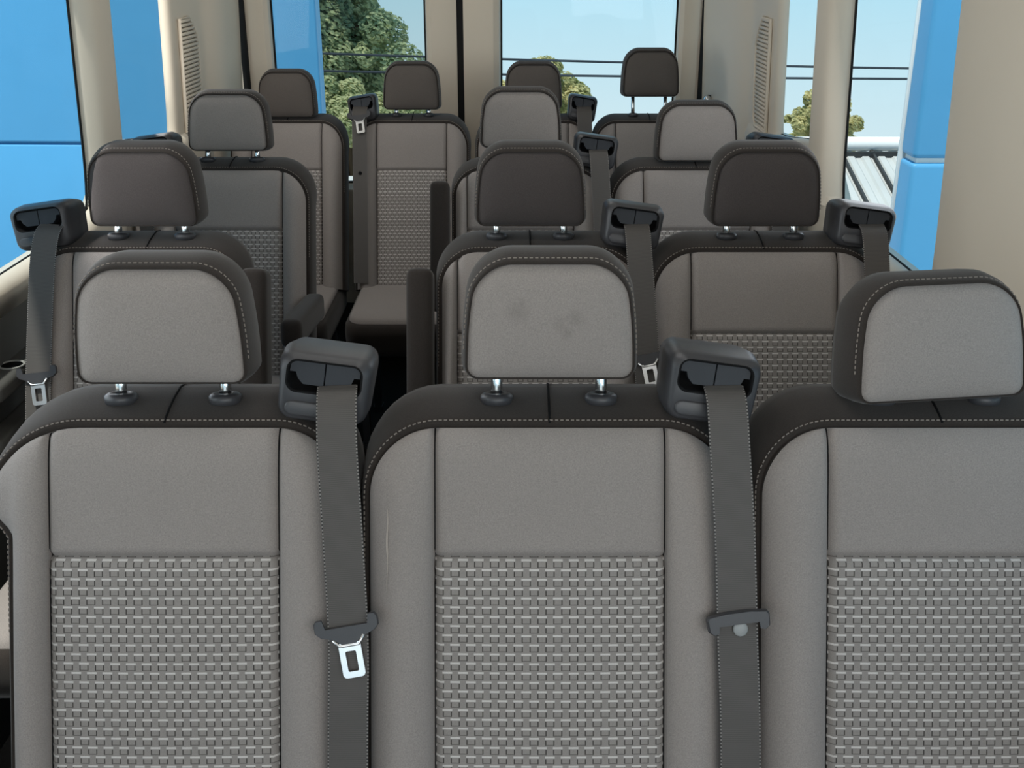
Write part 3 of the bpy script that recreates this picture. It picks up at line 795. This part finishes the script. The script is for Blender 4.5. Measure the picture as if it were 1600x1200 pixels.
belt('dark belt with pale metal tongue between the front row left and middle seats', 'A1', [(.218, .016, .000), (.220, -.006, .020), (.222, -.06, .030), (.229, -.17, .034), (.235, -.29, .034), (.234, -.40, .034), (.232, -.58, .03)], 0.655, 'silver')
belt('dark belt with black stop and round button, right of the front row middle seat', 'A2', [(.213, .016, .000), (.214, -.006, .020), (.216, -.06, .030), (.222, -.17, .034), (.226, -.29, .034), (.230, -.40, .034), (.232, -.58, .03)], 0.64, 'black')
belt('dark belt with tongue against the window side of the second row left seat', 'B1', [(-.176, .016, .000), (-.180, -.006, .020), (-.184, -.06, .030), (-.190, -.17, .032), (-.194, -.29, .034), (-.196, -.40, .034), (-.20, -.58, .03)], 0.66, 'silver')
belt('dark belt right of the second row middle seat, tongue half hidden', 'B2', [(.206, .016, .000), (.207, -.006, .020), (.210, -.06, .030), (.218, -.17, .034), (.226, -.29, .034), (.230, -.40, .034), (.232, -.58, .03)], 0.61, 'silver')
belt('dark belt beside the window on the second row right seat', 'B3', [(.205, .016, .000), (.206, -.006, .020), (.207, -.06, .030), (.210, -.17, .034), (.215, -.29, .034), (.22, -.40, .034), (.222, -.58, .03)])
belt('belt on the window side of the third row left seat', 'C1', [(-.20, .016, .000), (-.20, -.006, .020), (-.205, -.06, .030), (-.21, -.17, .034), (-.215, -.29, .034), (-.22, -.58, .03)])
belt('belt right of the third row middle seat', 'C2', [(.206, .016, .000), (.207, -.006, .020), (.210, -.06, .030), (.216, -.17, .034), (.222, -.29, .034), (.226, -.58, .03)])
belt('belt on the window side of the third row right seat', 'C3', [(.206, .016, .000), (.207, -.006, .020), (.210, -.06, .030), (.214, -.17, .034), (.22, -.29, .034), (.224, -.58, .03)])
belt('belt with small tongue near its top, last row seat left of the door gap', 'D2', [(-.172, .016, .000), (-.172, -.006, .020), (-.172, -.05, .028), (-.170, -.17, .030), (-.168, -.33, .034), (-.168, -.58, .03)], 0.33, 'silver', 1, 0.66)
belt('short visible belt on the last row seat right of the door gap', 'D3', [(.170, .016, .000), (.171, -.006, .020), (.172, -.06, .030), (.176, -.17, .034), (.18, -.29, .034), (.182, -.58, .03)])

# belt anchor on the right rear pillar
an = thing('belt_anchor', 'small black and chrome belt anchor on the right rear pillar', 'belt anchor', (wx(1, 1.02, 0.095), 3.98, 1.0))
link('bracket', rbox('bracket', (-0.03, -0.012, -0.01), (0.0, 0.012, 0.06), 0.006, 2), M['black'], an)
m = MB(); m.lathe([(0.014, 0.0), (0.014, 0.010), (0.009, 0.016), (0.0005, 0.017)], 16, Matrix.Translation((-0.03, -0.004, 0.045)) @ Matrix.Rotation(PI/2, 4, 'X'))
link('bolt', m.mesh('bolt'), M['chrome'], an)

# ------------------------------------------------------------------ outside
GZ = -0.80
m = MB(); m.box((-14, -9, GZ-0.3), (10, 12, GZ)); struct(link('ground', m.mesh('ground', False), M['concrete']), 'pale concrete lot around the van', 'ground')
m = MB(); m.box((-60, 12, -9.6), (60, 62, -9.0)); struct(link('ground', m.mesh('ground', False), M['concrete']), 'lower pale ground behind the lot where the trees stand', 'ground')

# blue panelled wall behind the left windows
bw = thing('blue_wall', 'long blue panelled wall seen through the left windows', 'wall', (-1.37, 8.0, GZ))
bw.rotation_euler = (0, 0, math.radians(-2))
seam_z = 1.01
m = MB(); m.box((-11.5, 0.05, 0), (-0.03, 0.30, 4.6)); link('backing', m.mesh('backing', False), M['blue'], bw)
pw = 2.85
for i in range(4):
    for z0, z1 in ((0.0, seam_z-0.012), (seam_z+0.012, 4.6)):
        x1 = -i*pw-(0.0 if i == 0 else 0.004); x0 = -(i+1)*pw+0.004
        link('panel', rbox('panel', (x0, 0.0, z0), (x1, 0.06, z1), 0.012, 2), M['blue'], bw)

# blue pylon with a white edge strip on the right
py_ = thing('blue_pylon', 'blue panelled pylon beside the right foreground pillar', 'pylon', (1.64, 4.47, GZ))
m = MB(); m.box((0.02, 0.02, 0), (1.2, 0.15, 3.6)); link('core', m.mesh('core', False), M['white'], py_)
sz = 0.735 - GZ
for z0, z1 in ((0, sz-0.010), (sz+0.010, 3.6)):
    link('panel', rbox('panel', (0.0, 0.0, z0), (1.2, 0.155, z1), 0.02, 3), M['blue'], py_)
link('edge_strip', rbox('edge_strip', (-0.006, 0.155, 0), (0.05, 0.175, 3.6), 0.003, 1), M['white'], py_)

# low shed with a ribbed metal roof
RY, RZ, RS = 7.0, 0.335, math.radians(17)
sh = thing('shed', 'low shed with pale ribbed metal roof and white ridge cap', 'shed', (3.2, 6.0, GZ))
X0, X1, run = -1.5, 2.6, 1.15
def rp(x, d, h): return (x, RY-6.0-d*math.cos(RS)-h*math.sin(RS)*0, RZ-GZ-d*math.sin(RS)+h)
nsh = 21; wsh = (X1-X0)/nsh
for i in range(nsh):
    a, b = X0+i*wsh, X0+(i+1)*wsh-0.004
    m = MB()
    prof = [(a, 0.0), (a+0.10*wsh, 0.0), (a+0.16*wsh, 0.012), (a+0.36*wsh, 0.012), (a+0.42*wsh, 0.0), (a+0.58*wsh, 0.0), (a+0.64*wsh, 0.012), (a+0.84*wsh, 0.012), (a+0.90*wsh, 0.0), (b, 0.0)]
    m.rings([[rp(x, d, h) for x, h in prof] + [rp(x, d, -0.03) for x, h in reversed(prof)] for d in (0, run)], True, True, True)
    link('roof_sheet', fixed(m.mesh('roof_sheet', False)), M['roof'], sh)
    m = MB(); m.rings([[rp(a-0.007, d, 0.0), rp(a-0.007, d, 0.028), rp(a+0.007, d, 0.028), rp(a+0.007, d, 0.0)] for d in (0, run)], True, True, True)
    link('roof_rib', fixed(m.mesh('roof_rib', False)), M['rib'], sh)
m = MB(); m.tube([(X0, RY-6.0, RZ-GZ+0.05), (X1, RY-6.0, RZ-GZ+0.045)], 0.045, 10); link('ridge_cap', m.mesh('ridge_cap'), M['white'], sh)
m = MB(); m.box((X0, RY-6.0-0.085, RZ-GZ-0.02), (X1, RY-6.0-0.06, RZ-GZ+0.012)); link('ridge_flashing', m.mesh('ridge_flashing', False), M['rib'], sh)
m = MB(); m.box((X0+0.08, -0.02, 0), (X1-0.08, 0.98, 0.73)); link('wall', m.mesh('wall', False), M['white'], sh)

# power lines
def unproj(px, py, Y):
    a, b = (px-800)/FPX, -(py-600)/FPX
    r = Vector((a, math.cos(PITCH)+b*math.sin(PITCH), -math.sin(PITCH)+b*math.cos(PITCH)))
    return Vector((0, 0, CAM_Z)) + r*(Y/r.y)
for (ya, yb, lb) in ((80, 106, 'upper dark overhead cable crossing behind the van'), (108, 122, 'lower dark overhead cable crossing behind the van')):
    p, q = unproj(450, ya, 18), unproj(1460, yb, 18); d = q-p
    a, b = p-d*0.6, q+d*0.6; pts = []
    for i in range(21):
        s = i/20; c = a+(b-a)*s; c.z -= 0.12*4*s*(1-s)-0.08; pts.append(tuple(c))
    m = MB(); m.tube(pts, 0.020, 6)
    tag(link('power_line', m.mesh('power_line'), M['wire']), lb, 'cable', 'overhead cables')

# trees
def tree(name, label, base, blobs, n_leaf, size, mat, seed):
    rnd = random.Random(seed)
    t = thing(name, label, 'tree', base, 'trees behind the van')
    m = MB(); c = Vector((0, 0, 0))
    top = Vector(blobs[0][:3])
    m.tube([(0, 0, 0), tuple(top*0.4), tuple(top*0.75), tuple(top)], [0.28, 0.22, 0.15, 0.05], 10)
    for b in blobs[1:6]: m.tube([tuple(top*0.55), tuple((top*0.5+Vector(b[:3])*0.5)), b[:3]], [0.10, 0.07, 0.03], 6)
    link('trunk', m.mesh('trunk'), M['bark'], t)
    V, F = [], []
    tot = sum(b[3]**2 for b in blobs)
    for bx, by, bz, r in blobs:
        for _ in range(int(n_leaf*r*r/tot)):
            while True:
                v = Vector((rnd.gauss(0, 1), rnd.gauss(0, 1), rnd.gauss(0, 1)))
                if v.length > 0.1: break
            v.normalize()
            p = Vector((bx, by, bz)) + v*r*(0.72+0.34*rnd.random()**0.7)
            nrm = (v+Vector((rnd.uniform(-.8, .8), rnd.uniform(-.8, .8), rnd.uniform(-.2, .9)))).normalized()
            a = nrm.cross(Vector((rnd.random(), rnd.random(), 1))).normalized(); b = nrm.cross(a)
            s = size*rnd.uniform(0.6, 1.3); k = len(V)
            V += [tuple(p-a*s*0.5), tuple(p+b*s*0.33+nrm*s*0.1), tuple(p+a*s*0.6), tuple(p-b*s*0.33+nrm*s*0.1)]
            F += [(k, k+1, k+2, k+3)]
    o = link('crown', mesh('crown', V, F, False), mat, t); o['kind'] = 'stuff'
    return t
def crown(px_list, Y, base):
    L = []
    for px, py, rpx, dy in px_list:
        p = unproj(px, py, Y+dy); zc = (p.y*math.cos(PITCH)-(p.z-CAM_Z)*math.sin(PITCH))
        L.append((p.x-base[0], p.y-base[1], p.z-base[2], rpx*zc/FPX))
    return L
rn = random.Random(3)
def lumps(spec, n, rng, minr, maxr, inside):
    out_ = []
    tries = 0
    while len(out_) < n and tries < 4000:
        tries += 1
        x, y = rng.uniform(spec[0], spec[2]), rng.uniform(spec[1], spec[3])
        if inside(x, y): out_.append((x, y, rng.uniform(minr, maxr), rng.uniform(-1.2, 1.2)))
    return out_
b1 = tuple(unproj(530, 200, 30)); b1 = (b1[0], 30, -9.0)
def in1(x, y): return x < 514+(y+130)*0.55 and x < 640 and ((x-520)/125)**2+((y-30)/165)**2 < 1
tree('maple_tree', 'big dark green tree filling the left rear window', b1, crown([(520, 40, 60, 0)]+lumps((400, -130, 650, 160), 46, rn, 22, 38, in1), 30, b1), 42000, 0.13, M['leaf_a'], 1)
b2 = (unproj(560, 180, 24)[0], 24, -9.0)
def in2(x, y): return ((x-555)/85)**2+((y-175)/62)**2 < 1
tree('lime_tree', 'lighter yellow green tree low in the left rear window', b2, crown([(555, 190, 40, 0)]+lumps((470, 115, 640, 240), 26, rn, 16, 26, in2), 24, b2), 24000, 0.10, M['leaf_b'], 2)
b3 = (unproj(830, 180, 27)[0], 27, -9.0)
def in3(x, y): return ((x-825)/82)**2+((y-165)/70)**2 < 1
tree('autumn_tree', 'rounded yellowish tree top in the right rear window', b3, crown([(825, 165, 40, 0)]+lumps((740, 95, 910, 240), 30, rn, 14, 24, in3), 27, b3), 20000, 0.11, M['leaf_c'], 3)
b4 = (unproj(1275, 200, 22)[0], 22, -9.0)
def in4(x, y): return y > 130 and abs(x-1282) < 20+(y-130)*0.62 and y < 235
tree('young_tree', 'narrow yellowish tree beside the right louvred vent', b4, crown([(1272, 180, 20, 0)]+lumps((1200, 130, 1360, 235), 38, rn, 6, 12, in4), 22, b4), 7000, 0.09, M['leaf_c'], 4)
b5 = (unproj(690, 210, 33)[0], 33, -9.0)
def in5(x, y): return ((x-680)/60)**2+((y-205)/40)**2 < 1
tree('hedge_tree', 'low green tree between the left rear headrest posts', b5, crown([(680, 205, 24, 0)]+lumps((620, 165, 745, 250), 16, rn, 12, 20, in5), 33, b5), 7000, 0.16, M['leaf_b'], 5)
